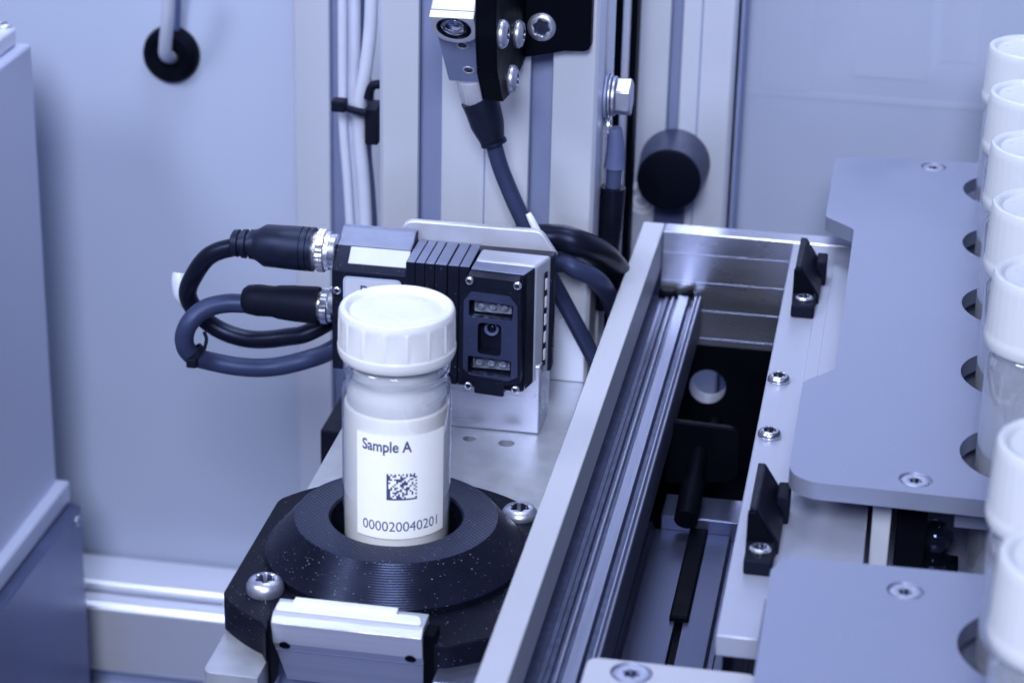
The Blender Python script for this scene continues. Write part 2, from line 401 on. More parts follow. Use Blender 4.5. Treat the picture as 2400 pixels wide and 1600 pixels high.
# side-mounted bolt
t = thing('hex_bolt', 'shiny hexagon bolt with washers screwed into the side of the wide profile', 'bolt', (3.25, 17, 7.3))
bz = 7.28
G().cyl((3.25, 17, bz), (3.36, 17, bz), .80).build('washer', M['silverdk'], t, .03)
G().cyl((3.37, 17, bz), (3.46, 17, bz), .72).build('washer', M['steel'], t, .03)
G().cyl((3.48, 17, bz), (3.60, 17, bz), .66).build('washer', M['steel'], t, .03)
hx = [(.64*math.cos(math.pi/3*i+math.pi/6), .64*math.sin(math.pi/3*i+math.pi/6)) for i in range(6)]
G().prism([(17+a, bz+b) for a, b in hx], 'x', 3.61, 4.12).build('bolt_head', M['steel'], t, .05)
# ring terminal lead
t = thing('terminal_lead', 'earth lead with a ring terminal and grey sleeve hanging below the hexagon bolt', 'cable', (3.5, 17, 2))
G().lathe([(.2, -.03), (.42, -.03), (.42, .03), (.2, .03), (.2, -.03)], (3.42, 17, 6.25), (1, 0, 0), 28).build('ring_terminal', M['nickel'], t)
p = [at(1440, 300, 'y', 17), at(1443, 345, 'y', 17), at(1440, 392, 'y', 17)]
G().tube(p, [.24, .30, .36], 20).build('sleeve', M['heat'], t)
G().tube([at(1440, 392, 'y', 17), at(1437, 440, 'y', 17)], [.27, .25], 16).build('crimp', M['strip'], t)
G().tube([at(1437, 438, 'y', 17), at(1432, 500, 'y', 17), at(1422, 600, 'y', 17), at(1420, 720, 'y', 17)], .42, 18).build('lead', M['cableb'], t)

# knob, slot shadow, earth sticker
k0 = at(1567, 423, 'y', 25.9)
t = thing('clamp_knob', 'large round black knob on the front of the right profile', 'knob', (k0.x, 28, k0.z))
G().lathe([(1.13, 0), (1.2, .06), (1.34, 2.1), (1.34, 2.05), (0, 2.05)], k0, (0, 1, 0), 56).build('knob_body', M['knobside'], t)
G().lathe([(0, -.06), (1.02, -.06), (1.14, -.02), (1.19, .05), (1.19, .08)], k0, (0, 1, 0), 56).build('knob_face', M['knob'], t)
a, b = at(1533, 470, 'y', 27.7), at(1603, 505, 'y', 27.7)
o = G().box(a.x, b.x, 27.62, 27.99, -8, 1.2).build('slot_shadow', M['strip'], bevel=.04); tag(o, 'dark grey strip painting the slot shadow below the black knob', 'slot_shadow')  # grey strip painted in for the slot's shadow under the knob
s0 = at(1505, 465, 'y', 27.99)
t = thing('earth_sticker', 'round pale earth symbol sticker partly hidden by the black knob', 'sticker', s0)
G().cyl((s0.x, 27.93, s0.z), (s0.x, 27.995, s0.z), .62).build('disc', M['white'], t)
G().lathe([(.40, 0), (.44, 0), (.44, .02), (.40, .02), (.40, 0)], (s0.x, 27.905, s0.z), (0, 1, 0), 40).build('ring_mark', M['symbol'], t)
g = G()
for i, (hw, dz) in enumerate(((.26, -.02), (.19, -.11), (.11, -.2))): g.box(s0.x-hw, s0.x+hw, 27.9, 27.94, s0.z+dz-.018, s0.z+dz+.018)
g.box(s0.x-.018, s0.x+.018, 27.9, 27.94, s0.z, s0.z+.3); g.build('symbol', M['symbol'], t)

# ------------------------------------------------------------------ hoses and clip left of the wide profile
HO = [('pale hose hanging straight down, leftmost of the bundle', [(803, -40), (803, 150), (805, 300), (815, 430), (822, 560), (826, 700)], .17, 'hose'),
      ('wide pale hose in the middle of the bundle', [(828, -40), (828, 120), (824, 230), (826, 340), (836, 460), (842, 560), (845, 700)], .26, 'hose'),
      ('pale hose curving in from the right of the bundle', [(872, -40), (868, 70), (856, 170), (842, 250), (843, 330), (852, 430), (858, 560), (860, 700)], .24, 'hose'),
      ('thin dark cable behind the pale hoses', [(848, -40), (846, 60), (852, 140), (868, 230), (862, 345), (870, 440), (876, 540), (878, 700)], .14, 'strip')]
for i, (lb, pp, r, mm) in enumerate(HO):
    yy = (20.5, 20.9, 20.2, 21.3)[i]
    o = G().tube([at(x, y, 'y', yy) for x, y in pp], r, 16).build('hose' if mm == 'hose' else 'dark_cable', M[mm])
    tag(o, lb, 'hose' if mm == 'hose' else 'cable', 'hoses beside the wide profile')
c0 = at(870, 275, 'y', 19.6)
t = thing('cable_clip', 'small black clip and tie holding the pale hoses against the profile', 'clip', c0)
g = G(); a, b = at(857, 250, 'y', 19.7), at(888, 338, 'y', 19.7)
g.box(a.x, b.x, 19.5, 20.6, b.z, a.z); g.build('clip_base', M['matte'], t, .06)
G().tube([at(862, 232, 'y', 19.8), at(872, 203, 'y', 19.8), at(890, 198, 'y', 19.8)], .16, 12).build('clip_loop', M['matte'], t)
G().tube([at(858, 265, 'y', 19.4), at(826, 258, 'y', 19.4), at(804, 250, 'y', 19.5)], [.13, .13, .12], 10).build('tie_strap', M['matte'], t)
a, b = at(778, 232, 'y', 19.4), at(812, 262, 'y', 19.4)
G().box(a.x, b.x, 19.2, 19.7, b.z, a.z).build('tie_head', M['matte'], t, .06)

# black foot block left of the plate
a, b = at(750, 995, 'y', 14), at(820, 1130, 'y', 14)
o = G().box(a.x, -4.2, 14, 17.5, b.z-3, at(755, 1008, 'y', 14).z).build('foot_block', M['matte'], bevel=.06); tag(o, 'black block at the foot of the left slot, behind the plate', 'block')

# grommet with white cable on the rear wall
g0 = at(402, 127, 'y', 31.2)
t = thing('cable_grommet', 'black rubber grommet in the rear wall', 'grommet', g0)
G().lathe([(.0, -.1), (.32, -.1), (.5, -.42), (.85, -.46), (1.1, -.28), (1.17, 0), (1.17, .12)], (g0.x, 31.2, g0.z), (0, 1, 0), 48).build('rubber_ring', M['bframe'], t)
o = G().tube([at(396, -60, 'y', 28.5), at(393, 40, 'y', 29), at(388, 100, 'y', 29.6), at(388, 128, 'y', 30.2), at(402, 136, 'y', 31.1)], .26, 18).build('wall_cable', M['hose'])
tag(o, 'white cable hanging down and entering the black grommet', 'cable')
o = G().tube([at(418, -60, 'y', 30.8), at(417, 20, 'y', 30.9), at(414, 70, 'y', 31.0)], .12, 12).build('thin_cable', M['heat'])
tag(o, 'thin grey cable running down to the top of the black grommet', 'cable')

# ------------------------------------------------------------------ cabinet on the left
YB = 25.0
a, b = at(72, 102, 'y', YB), at(135.8, 1141, 'y', YB); fl = at(160, 1130, 'y', YB); lp = at(188, 1166, 'y', YB)
bx = (a.x+b.x)/2
t = thing('cabinet', 'tall blue grey cabinet with a lid, out of focus at the left edge', 'cabinet', (bx-6, 0, -40))
G().box(bx-14, bx, -20, YB, b.z-.8, a.z).build('cabinet_body', M['cabinet'], t, .12)
G().box(bx-14, bx-.4, -20, YB-.4, a.z+.005, a.z+.75).build('lid', M['cabtop'], t, .14)
G().box(bx-14, fl.x, -20, YB+.2, fl.z-.9, fl.z).build('flange', M['cabinet'], t, .1)
G().box(bx-14, lp.x, -20, YB+.1, -40, fl.z-.94).build('lower_panel', M['cabdark'], t, .12)
pan_screw('panel_screw', t, (lp.x, YB-.5, lp.z-.8), (1, 0, 0), .24, .09, m=M['bright'])
pan_screw('lid_screw', t, at(10, 63, 'z', a.z+.75), (0, 0, 1), .3, .14, m=M['bright'])

# ------------------------------------------------------------------ mounting plate, tray rim
t = thing('mounting_plate', 'scuffed aluminium plate under the black holder and the scanner', 'plate', (0, 5, -2.2))
pts = rrect(-3.95, 4.15, -5.75, 19.2, .25)
k_ = max(i for i, p in enumerate(pts) if p[0] < 0)
pts = pts[:k_+1]+[(-2.45, -5.75), (-2.45, -3.0), (2.15, -3.0), (2.15, -5.75)]+pts[k_+1:]
holes = []
for q in ((1100, 1027), (1187, 1038)):
    c = at(*q, 'z', -2.2); holes.append(circle(c.x, c.y, .21 if q[0] == 1100 else .26, 24))
G().prism(pts, 'z', -2.85, -2.2, holes).build('plate_body', M['tray'], t, .09, 3)
for q, r in (((1100, 1027), .21), ((1187, 1038), .26)):
    c = at(*q, 'z', -2.2); G().cyl((c.x, c.y, -2.84), (c.x, c.y, -2.5), r*.97, n=24).build('hole_floor', M['groove'], t)
tp = rrect(-4.15, 4.15, -5.98, 19.2, .38); k_ = max(i for i, p in enumerate(tp) if p[0] < 0)
tp = tp[:k_+1]+[(-2.45, -5.98), (-2.45, -3.0), (2.15, -3.0), (2.15, -5.98)]+tp[k_+1:]
G().prism(tp, 'z', -3.6, -2.86).build('tray_edge', M['bright'], t, .1, 2)
G().box(-3.9, 4.1, -2.4, 19, -9, -3.6).build('support', M['groove'], t)

# ------------------------------------------------------------------ black printed holder
t = thing('vial_holder', 'black ridged holder with a sloping ring round the labelled vial', 'holder', (0, 0, -2.2))
out = []
for i in range(96):
    a = 2*math.pi*i/96; c, s_ = math.cos(a), math.sin(a)
    r = 4.82 if s_ > -.2 else 5.3
    x, y = r*c, r*s_
    f = 4.1/abs(x) if abs(x) > 4.1 else 1
    if y < -4.1 and -2.5 < x < 2.12: continue
    if out and y < -4.1 and x >= 2.12 and out[-1][1] < -4.1 and out[-1][0] < 0: out += [(-2.42, -5.0), (-2.42, -4.13), (2.06, -4.13), (2.06, -4.75)]
    out.append((x*f, y*f))
G().prism(out, 'z', -2.2, -1.22, [circle(0, 0, 1.9, 40)]).build('base_plate', M['print'], t, .10, 3)
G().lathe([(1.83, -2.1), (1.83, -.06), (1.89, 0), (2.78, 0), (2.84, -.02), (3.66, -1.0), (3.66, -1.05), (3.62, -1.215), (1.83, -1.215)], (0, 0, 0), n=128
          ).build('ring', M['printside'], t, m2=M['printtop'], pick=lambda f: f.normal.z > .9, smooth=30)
pan_screw('base_screw', t, (-3.0, -2.9, -1.22), (0, 0, 1), .52, .42, .5)
pan_screw('base_screw', t, (3.0, 3.0, -1.22), (0, 0, 1), .52, .30, .5)

# front metal block
t = thing('metal_block', 'bright machined metal block with two small holes in front of the black ring', 'block', (-.2, -4.3, -2.2))
pr = [(-3.9, -.80), (-4.62, -.80), (-4.72, -.86), (-4.88, -1.02), (-4.70, -1.70), (-4.42, -2.06), (-3.35, -3.62), (-2.6, -3.62), (-3.9, -1.2)]
G().prism(pr, 'x', -2.31, 1.76).build('block_body', M['blockmetal'], t, .02, 2, smooth=8)
G().prism(rpoly([(-2.27, -4.58), (1.72, -4.58), (1.55, -4.14), (-2.27, -4.14)], [.12, .12, .2, .1]), 'z', -.81, -.745).build('top_face', M['white'], t, .02, 2)
G().box(-1.86, .95, -4.24, -3.98, -.80, -.66).build('raised_step', M['white'], t, .02)
nb = Vector((0, -.85, -.53))
for q in ((667, 1511), (962, 1543)):
    c = at(*q, 'y', -4.66)
    G().lathe([(.15, -.05), (.15, .022), (.125, .03), (0, .028)], c, nb, 24).build('screw_hole', M['dark'], t)
G().prism([(-4.45, -2.04), (-4.425, -2.085), (-4.2, -2.085), (-4.2, -2.04)], 'x', -2.30, 1.75).build('scribed_line', M['groove'], t)
G().box(-2.40, -2.315, -4.9, -4.14, -3.0, -.95).build('side_gap', M['dark'], t)
G().box(1.765, 2.10, -4.7, -4.14, -3.4, -.95).build('side_gap', M['dark'], t, .04)

# steel spacer right of the block
o = G().box(2.15, 4.0, -5.5, -3.9, -2.2, -1.9).build('spacer', M['inner'], bevel=.08); tag(o, 'small steel spacer between the metal block and the trough wall', 'spacer')

# ------------------------------------------------------------------ vial
def cap_ripple(j, t):
    return 1
def vial(loc, label, full, group=None):
    v = thing('sample_vial', label, 'vial', loc, group)
    z0 = loc[2]; x, y = loc[0], loc[1]
    # local heights: bottom 0, cap top 8.5
    cap = [(1.48, 7.10), (1.545, 7.10), (1.575, 7.16), (1.61, 7.26), (1.612, 7.40), (1.592, 7.45), (1.588, 7.50), (1.575, 8.24), (1.582, 8.26), (1.575, 8.36), (1.54, 8.46), (1.49, 8.50),
           (1.40, 8.49), (1.345, 8.44), (1.29, 8.35), (1.22, 8.36), (1.05, 8.40), (.6, 8.37), (0, 8.35)]
    if not full:
        cap = [(1.50, 6.72), (1.585, 6.72), (1.61, 6.78), (1.63, 6.92), (1.625, 7.02), (1.60, 7.10), (1.595, 7.16), (1.56, 8.42), (1.555, 8.46), (1.545, 8.60), (1.51, 8.69), (1.45, 8.72),
               (1.37, 8.70), (1.31, 8.66), (1.25, 8.58), (1.18, 8.57), (.6, 8.58), (.3, 8.57), (0, 8.57)]
    n = 160
    def rip(j, tt):
        if not full and 6 <= j <= 7: return 1+.0025*math.cos(36*tt)
        if 6 <= j <= 7:
            ph = (tt*16/(2*math.pi)) % 1
            return 1 + (.016 if ph < .05 or ph > .97 else 0) + .005*ph
        return 1
    G().lathe([(r, h) for r, h in cap], (x, y, z0), n=n, ripple=rip).build('cap', M['whitecap'] if full else M['rackcap'], v, smooth=19)
    body = [(0, .06), (.9, .05), (1.36, .0), (1.47, .08), (1.5, .22), (1.5, 6.12), (1.47, 6.28), (1.40, 6.40), (1.385, 6.46), (1.385, 6.62), (1.43, 6.66), (1.46, 6.72), (1.46, 6.90), (1.42, 6.96), (1.36, 7.0), (1.36, 7.2)]
    G().lathe(body, (x, y, z0), n=72).build('bottle', M['vial'] if full else M['rackvial'], v, smooth=50)
    if full:
        con = [(0, .12), (1.3, .12), (1.44, .25), (1.445, 5.62), (1.43, 5.70), (1.33, 5.74), (0, 5.75)]
        G().lathe(con, (x, y, z0), n=72).build('contents', M['milk'], v)
        G().lathe([(1.36, 5.76), (1.36, 6.02), (1.22, 6.30), (1.17, 6.45), (1.17, 7.15)], (x, y, z0), n=64).build('inner_neck', M['liner'], v)
        G().lathe([(1.36, 6.74), (1.405, 6.79), (1.36, 6.84)], (x, y, z0), n=64).build('neck_thread', M['vial'], v)
    else:
        G().lathe([(1.41, .2), (1.41, 6.0), (1.32, 6.3), (1.32, 7.1)], (x, y, z0), n=48).build('inner_wall', M['rackvial'], v)
        G().lathe([(1.40, 6.52), (1.425, 6.56), (1.40, 6.60)], (x, y, z0), n=48).build('neck_thread', M['rackvial'], v)
    return v
V = vial((0, 0, -2.2), 'white sample vial standing in the black ring, labelled Sample A', True)
AZ = 12.4
def onv(rel, z, r):
    a = math.radians(AZ+rel); return Vector((r*math.sin(a), -r*math.cos(a), z))
def patch(name, m, parent, a0, a1, z0, z1, r, n=24):
    g = G(); vs = []
    for i in range(n+1):
        a = a0+(a1-a0)*i/n
        vs.append((g.b.verts.new(onv(a, z0, r)), g.b.verts.new(onv(a, z1, r))))
    for p, q in zip(vs, vs[1:]): g.b.faces.new((p[0], q[0], q[1], p[1]))
    return g
lab = patch('label', None, V, -45, 58, .01, 3.11, 1.508, 40).build('paper_label', M['paper'], V)
def wrap_text(s, a0, z0, width_deg, height, bold, name, r=1.511):
    cu = bpy.data.curves.new(name, 'FONT'); cu.body = s; cu.size = 1; cu.offset = bold; cu.resolution_u = 6
    to = bpy.data.objects.new(name, cu); sc.collection.objects.link(to)
    me = bpy.data.meshes.new_from_object(to.evaluated_get(bpy.context.evaluated_depsgraph_get()))
    bpy.data.objects.remove(to); bpy.data.curves.remove(cu)
    xs = [v.co.x for v in me.vertices]; x0, x1 = min(xs), max(xs)
    caph = .69
    bm = bmesh.new(); bm.from_mesh(me); bpy.data.meshes.remove(me)
    bmesh.ops.triangulate(bm, faces=bm.faces)
    for v in bm.verts:
        v.co = onv(a0+(v.co.x-x0)/(x1-x0)*width_deg, z0+v.co.y/caph*height, r)
    g = G(); g.b.free(); g.b = bm
    bmesh.ops.recalc_face_normals(bm, faces=bm.faces)
    return g
wrap_text('Sample A', -37.5, 2.64, 53.5, .31, .022, 'name_text').build('printed_name', M['ink'], lab)
wrap_text('000020040201', -37, .25, 84.5, .29, .0, 'number_text').build('printed_number', M['ink'], lab)
random.seed(4); g = G(); nm = 16
ca0, ca1, cz0, cz1 = -10.3, 21.8, 1.20, 1.99
gv = [[g.b.verts.new(onv(ca0+(ca1-ca0)*i/nm, cz0+(cz1-cz0)*j/nm, 1.511)) for j in range(nm+1)] for i in range(nm+1)]
dark_cells = set()
for i in range(nm):
    for j in range(nm):
        on = True if (i == 0 or j == 0) else (i % 2 == 0 if j == nm-1 else (j % 2 == 1 if i == nm-1 else random.random() < .42))
        f = g.b.faces.new((gv[i][j], gv[i+1][j], gv[i+1][j+1], gv[i][j+1]))
        if on: dark_cells.add(f)
g.build('code_print', M['paper'], lab, m2=M['ink'], pick=lambda f: f in dark_cells)


# ------------------------------------------------------------------ trough
t = thing('feed_trough', 'long open aluminium trough with an inner slide rail, right of the vial', 'trough', (7, 5, -9))
G().prism([(4.2, 1.32), (4.97, 1.32), (4.97, -.10), (4.55, -.14), (4.55, -9), (4.2, -9)], 'y', -40, 21.55).build('side_wall', M['rim'], t, .035)
hc = at(1658, 907, 'y', 20.7)
G().prism([(4.98, -2.9), (4.98, 1.315), (14.2, 1.315), (14.2, -2.9)], 'y', 20.72, 21.58).build('end_wall', M['endwall'], t, .04)
G().prism([(4.6, -9), (4.6, -2.91), (14.2, -2.91), (14.2, -9)], 'y', 20.74, 21.56, [circle(hc.x, hc.z, .66, 40)]).build('lower_end_wall', M['dark'], t)  # painted black for the steel wall's fade into shade
G().lathe([(.655, 0), (.66, .82)], (hc.x, 20.745, hc.z), (0, 1, 0), 40).build('hole_sleeve', M['rim'], t)
for z in (.55, -.5, -1.56, -2.62):
    G().box(4.98, 9.6, 20.708, 20.722, z-.012, z+.012).build('milling_step', M['inner'], t)
# slide rail along the wall
prof = [(4.62, -2.4), (4.62, -1.12), (5.02, -1.12), (5.05, -1.0), (5.20, -1.02), (5.22, -.93), (5.36, -.93), (5.38, -1.06), (5.46, -1.06), (5.48, -.90), (5.56, -.90),
        (5.58, -1.02), (5.68, -1.02), (5.70, -.88), (6.06, -.88), (6.10, -1.10), (6.24, -1.10), (6.27, -.90), (6.34, -.90), (6.36, -1.0), (6.40, -1.0), (6.42, -.88), (6.48, -.88), (6.50, -.95), (6.50, -2.4)]
G().prism(prof, 'y', -40, 20.4).build('slide_rail', M['rail'], t, .015, 1, m2=M['railspeckshade'], pick=lambda f: f.calc_center_median().x < 5.47 or f.calc_center_median().z < -.99 or 6.07 < f.calc_center_median().x < 6.26)  # darker colour paints groove shade and also covers the speckled slope
G().box(4.63, 5.22, -40, 20.5, -1.11, -1.04).build('dirty_strip', M['raildirt'], t)
G().box(4.98, 5.6, 20.2, 20.69, -1.3, -.75).build('black_sealant', M['dark'], t, .1)
G().tube([(5.3, 20.5, -.85), (5.6, 20.45, -1.0), (5.9, 20.4, -.92), (6.2, 20.5, -.78)], .13, 10).build('black_sealant', M['dark'], t)
# ledge on the right
G().prism([(9.56, -7.05), (9.56, 20.7), (14.2, 20.7), (14.2, 3.5), (12.95, 3.5), (12.95, -5.0), (10.62, -5.0), (10.62, -7.05)], 'z', .70, 1.30).build('ledge', M['ledge'], t, .045)
G().box(10.66, 14.1, 8.6, 15.4, 1.301, 1.34).build('raised_pad', M['ledge'], t, .02)
G().box(11.05, 14.1, 5.6, 18.9, 1.341, 1.37).build('raised_pad', M['ledge'], t, .02)
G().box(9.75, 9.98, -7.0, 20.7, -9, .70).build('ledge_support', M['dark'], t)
# channel floor
G().box(6.5, 9.7, 9.40, 11.0, -7, -4.02).build('channel_block', M['channel'], t, .05)
G().prism([(4.7, -7), (4.7, -4.4), (5.9, -4.4), (6.0, -4.25), (6.25, -4.25), (6.35, -4.5), (7.62, -4.5), (7.62, -5.4), (7.86, -5.4), (7.86, -4.5), (8.72, -4.5), (8.78, -4.7), (8.95, -4.7), (9.0, -4.4), (9.72, -4.4), (9.72, -7)],
          'y', -30, 9.39).build('channel_floor', M['channel'], t, .02)
G().box(7.63, 7.85, -30, 9.3, -5.39, -4.72).build('drive_belt', M['dark'], t, .02)
G().box(4.6, 9.7, 11.0, 20.7, -9, -8).build('pit_floor', M['dark'], t)  # black anodising and the pit's shade put into one colour
for q in ((1825, 885), (1803, 1014)):
    c = at(q[0], q[1]+8, 'z', 1.3); pan_screw('ledge_screw', t, (c.x, c.y, 1.30), (0, 0, 1), .34, .22, .55, M['nickel'])
# actuator in the pit
t = thing('actuator', 'dark actuator rod with a rounded tab plate deep inside the trough', 'actuator', (7.4, 12, -5))
G().prism(rpoly([(6.3, -4.2), (6.3, -1.92), (8.68, -2.0), (8.72, -3.9)], [.1, .1, .45, .4]), 'y', 12.0, 12.28).build('tab_plate', M['dark'], t, .05)
G().prism(rpoly([(5.9, -2.5), (5.9, -2.0), (6.45, -2.0), (6.45, -2.5)], .05), 'y', 12.6, 12.9).build('tab_fold', M['strip'], t, .05)
G().cyl((7.25, 20.7, -5.75), (7.35, 12.2, -3.3), .2, n=20).build('rod', M['dark'], t)
G().lathe([(.0, 0), (.24, 0), (.26, .1), (.26, 1.5), (.38, 1.55), (.38, 3.2), (.0, 3.2)], (7.4, 12.0, -2.9), (-.02, -.95, -.3), 24).build('cylinder', M['dark'], t)
G().box(7.45, 8.02, 3.6, 9.39, -4.6, -4.32).build('carriage', M['dark'], t, .06)

# locking clips on the ledge
def clip(name, label, x, y, z=1.3):
    c = thing(name, label, 'clip', (x, y, z), 'black locking clips on the ledge')
    G().box(x, x+.74, y, y+1.25, z, z+.44).build('clip_base', M['matte'], c, .06)
    G().prism([(x+.0, z+.0), (x+.0, z+1.30), (x+.20, z+1.30), (x+.82, z+.34), (x+.82, z)], 'y', y+1.25, y+4.0).build('wedge', M['black'], c, .04)
    G().prism([(x-.03, z+.02), (x-.03, z+1.22), (x+.17, z+1.26), (x+.76, z+.30), (x+.76, z+.02)], 'y', y+1.05, y+1.28).build('wedge_face', M['bframe'], c, .02)
    G().box(x+.60, x+.95, y+3.0, y+3.9, z, z+.85).build('side_lug', M['matte'], c, .06)
    pan_screw('clip_screw', c, (x+.38, y+.62, z+.44), (0, 0, 1), .29, .10, .55, M['nickel'])
    return c
c1 = clip('locking_clip', 'black wedge clip at the far end of the ledge', 9.93, 13.8)
clip('locking_clip', 'black wedge clip at the near end of the ledge, between the rack plates', 9.93, -3.85)

# ------------------------------------------------------------------ rack plates
hx_, hr_ = 17.17, 1.93
hy = [22.95, 17.52, 12.1, 6.68, 1.25]
t = thing('rack_plate', 'large grey rack plate with round holes, farther of the two', 'plate', (14, 12, 3))
out = [(10.66, 25.5), (10.66, 18.9), (11.66, 17.9), (11.66, 6.0), (10.80, 4.9), (10.80, -1.55), (22, -1.75), (22, 26.4)]
G().prism(rpoly(out, [.9, .35, .5, .6, .6, 1.0, .3, .3], 7), 'z', 2.5, 3.0, [circle(hx_, y, hr_, 56) for y in hy]+[circle(at(*q, 'z', 3.0).x, at(*q, 'z', 3.0).y, .45, 36) for q in ((2188, 391), (2146, 1123))]).build('plate_body', M['plate'], t, .045, 2)
for q in ((2188, 391), (2146, 1123)):
    c = at(*q, 'z', 3.0); pan_screw('countersunk_screw', t, (c.x, c.y, 3.0), (0, 0, 1), .37, .12, .5, sink=True)
t = thing('rack_plate', 'large grey rack plate nearest the camera, lower right', 'plate', (14, -12, 3))
out = [(11.1, -5.85), (10.76, -6.6), (10.80, -22), (22, -22), (22, -5.6)]
G().prism(rpoly(out, [.25, .25, 0, 0, 0]), 'z', 2.5, 3.0, [circle(hx_, -9.2, hr_, 56), circle(hx_, -14.6, hr_, 56), circle(at(2122, 1383, 'z', 3.0).x, at(2122, 1383, 'z', 3.0).y, .45, 36)]).build('plate_body', M['plate'], t, .045, 2)
c = at(2122, 1383, 'z', 3.0); pan_screw('countersunk_screw', t, (c.x, c.y, 3.0), (0, 0, 1), .37, .12, .5, sink=True)
t = thing('tie_plate', 'pale crossing plate with one screw spanning the trough at the bottom edge', 'plate', (8.7, -10, 1.3))
G().prism(rrect(6.66, 10.74, -20, -8.78, .3), 'z', .9, 1.32, [circle(at(1480, 1575, 'z', 1.32).x, at(1480, 1575, 'z', 1.32).y, .51, 36)]).build('plate_body', M['rim'], t, .04)
c = at(1480, 1575, 'z', 1.32); pan_screw('countersunk_screw', t, (c.x, c.y, 1.32), (0, 0, 1), .42, .12, .5, sink=True)
# rack underside
t = thing('rack_tray', 'lower tray under the rack plates on which the vials stand', 'tray', (16, 2, -.45)); RT = t
G().box(10.7, 22, -22, 26, -1.0, -.45).build('tray_floor', M['plate'], t, .05)
for (x, y) in ((12.2, 24.5), (20.5, 24.5), (20.5, -1)):
    G().cyl((x, y, -.45), (x, y, 2.49), .35, n=20).build('standoff', M['inner'], t)
a = at(2040, 1200, 'z', -.45)
o = G().box(13.08, 13.58, -.2, .45, -.44, 2.49).build('white_post', M['striplight'], bevel=.04); tag(o, 'small white post seen between the two rack plates', 'post')
o = G().box(13.75, 14.55, .2, .9, -.44, 2.49).build('black_post', M['bframe'], bevel=.04); tag(o, 'black post beside the white post between the rack plates', 'post')
t = thing('ball_knob', 'small shiny black ball on a foot between the two rack plates', 'knob', (15.0, .9, -.45))
G().lathe([(0, .5), (.2, .48), (.38, .36), (.48, .15), (.5, 0), (.45, -.2), (.3, -.38), (.28, -.6), (.5, -.62), (.5, -.75), (0, -.75)], (14.82, 1.0, .42), n=32).build('ball', M['glassdark'], t)
G().box(14.4, 15.5, .7, 1.3, -.44, -.2).build('foot', M['dark'], t, .03)

G().prism([(15.22, -.7), (20, -.7), (20, 26), (15.22, 26)], 'z', 1.65, 2.0, [circle(hx_, y, 1.62, 40) for y in hy]).build('holding_strip', M['plate'], RT, .03)
G().prism([(15.1, -20), (20, -20), (20, -6.6), (15.1, -6.6)], 'z', 1.65, 2.0, [circle(hx_, y, 1.62, 40) for y in (-9.2, -14.6)]).build('holding_strip', M['plate'], RT, .03)
# rack vials
RV = [(22.95, 'clear vial with white cap standing farthest back in the rack row'), (17.52, 'white capped clear vial, second from the far end of the rack row'),
      (12.1, 'white capped clear vial, third from the far end of the rack row'), (6.68, 'white capped clear vial, fourth from the far end of the rack row'),
      (1.25, 'white capped clear vial with its threaded neck showing, last one in the farther rack plate'),
      (-9.2, 'white capped vial, first in the nearer rack plate and badly out of focus'), (-14.6, 'blurred white capped vial at the lower right corner')]
src = vial((hx_, RV[0][0], -.45), RV[0][1], False, 'capped vials in the rack')
for y, lb in RV[1:]:
    r = src.copy(); sc.collection.objects.link(r); r.location = (hx_, y, -.45); r['label'] = lb
    for ch in src.children:
        d = ch.copy(); sc.collection.objects.link(d); d.parent = r

# ------------------------------------------------------------------ scanner and its stand
t = thing('scanner_stand', 'pale metal block and upright bracket plate carrying the scanner', 'stand', (.9, 11.4, -2.2))
G().box(-.6, 2.33, 10.62, 12.6, -2.2, .2).build('block', M['bright'], t, .06)
G().prism(rpoly([(-2.55, .2), (-2.55, 4.22), (2.0, 4.22), (2.52, 3.45), (2.4, 3.0), (2.2, .2)], [0, .5, .45, .1, .1, 0]), 'y', 12.05, 12.3).build('bracket_plate', M['silver'], t, .06)
t = thing('barcode_scanner', 'black and silver barcode scanner with three windows, behind the vial', 'scanner', (-1, 10.5, 0))
yf = 9.2
def fx(px, py): p = at(px, py, 'y', yf); return (p.x, p.z)
# front bezel with window openings
bez = [fx(*q) for q in ((1094, 647), (1215, 662), (1217, 690), (1219, 900), (1181, 905), (1180, 931), (1111, 921), (1110, 893), (1080, 885), (1082, 682), (1094, 675))]
def quad(pts): return [fx(*q) for q in pts]
win1 = rpoly(quad(((1099, 701), (1203, 716), (1201, 753), (1099, 741))), .09)
win2 = rpoly(quad(((1120, 754), (1176, 761), (1174, 836), (1119, 828))), .16)
win3 = rpoly(quad(((1096, 832), (1198, 846), (1197, 886), (1096, 874))), .09)
G().prism(rpoly(bez, [.06, .06, .04, .08, .05, .06, .06, .05, .06, .06, .04]), 'y', yf+.03, yf+.55, [win1, win2, win3]).build('front_bezel', M['scan'], t, .03)
pan = [fx(*q) for q in ((1104, 683), (1195, 695), (1213, 718), (1213, 884), (1190, 893), (1102, 878), (1085, 862), (1087, 704))]
G().prism(rpoly(pan, .1), 'y', yf-.02, yf+.03, [win1, win2, win3]).build('front_panel', M['scanface'], t, .012)
G().box(.05, 1.95, yf+.56, yf+.7, -.3, 3.5).build('window_backing', M['glassdark'], t)
for wq, sh in (((1108, 1194, 712, 746), 0), ((1104, 1190, 842, 878), 1)):
    g = G(); A = fx(wq[0], wq[2]); B = fx(wq[1], wq[3]); wd = B[0]-A[0]; hh = A[1]-B[1]; zc = (A[1]+B[1])/2
    g.box(A[0], B[0], yf+.35, yf+.5, B[1], A[1])
    for k in range(3): g.lathe([(0, -.12), (.10, -.09), (.15, -.02), (.16, .06)], (A[0]+wd*(.18+.32*k), yf+.33, zc+.02), (0, 1, 0), 20)
    g.build('light_array', M['led'], t)
c = fx(1146, 790); G().lathe([(.13, .02), (.18, -.05), (.22, -.05), (.24, .05)], (c[0], yf+.45, c[1]+.1), (0, 1, 0), 32).build('camera_lens', M['heat'], t)
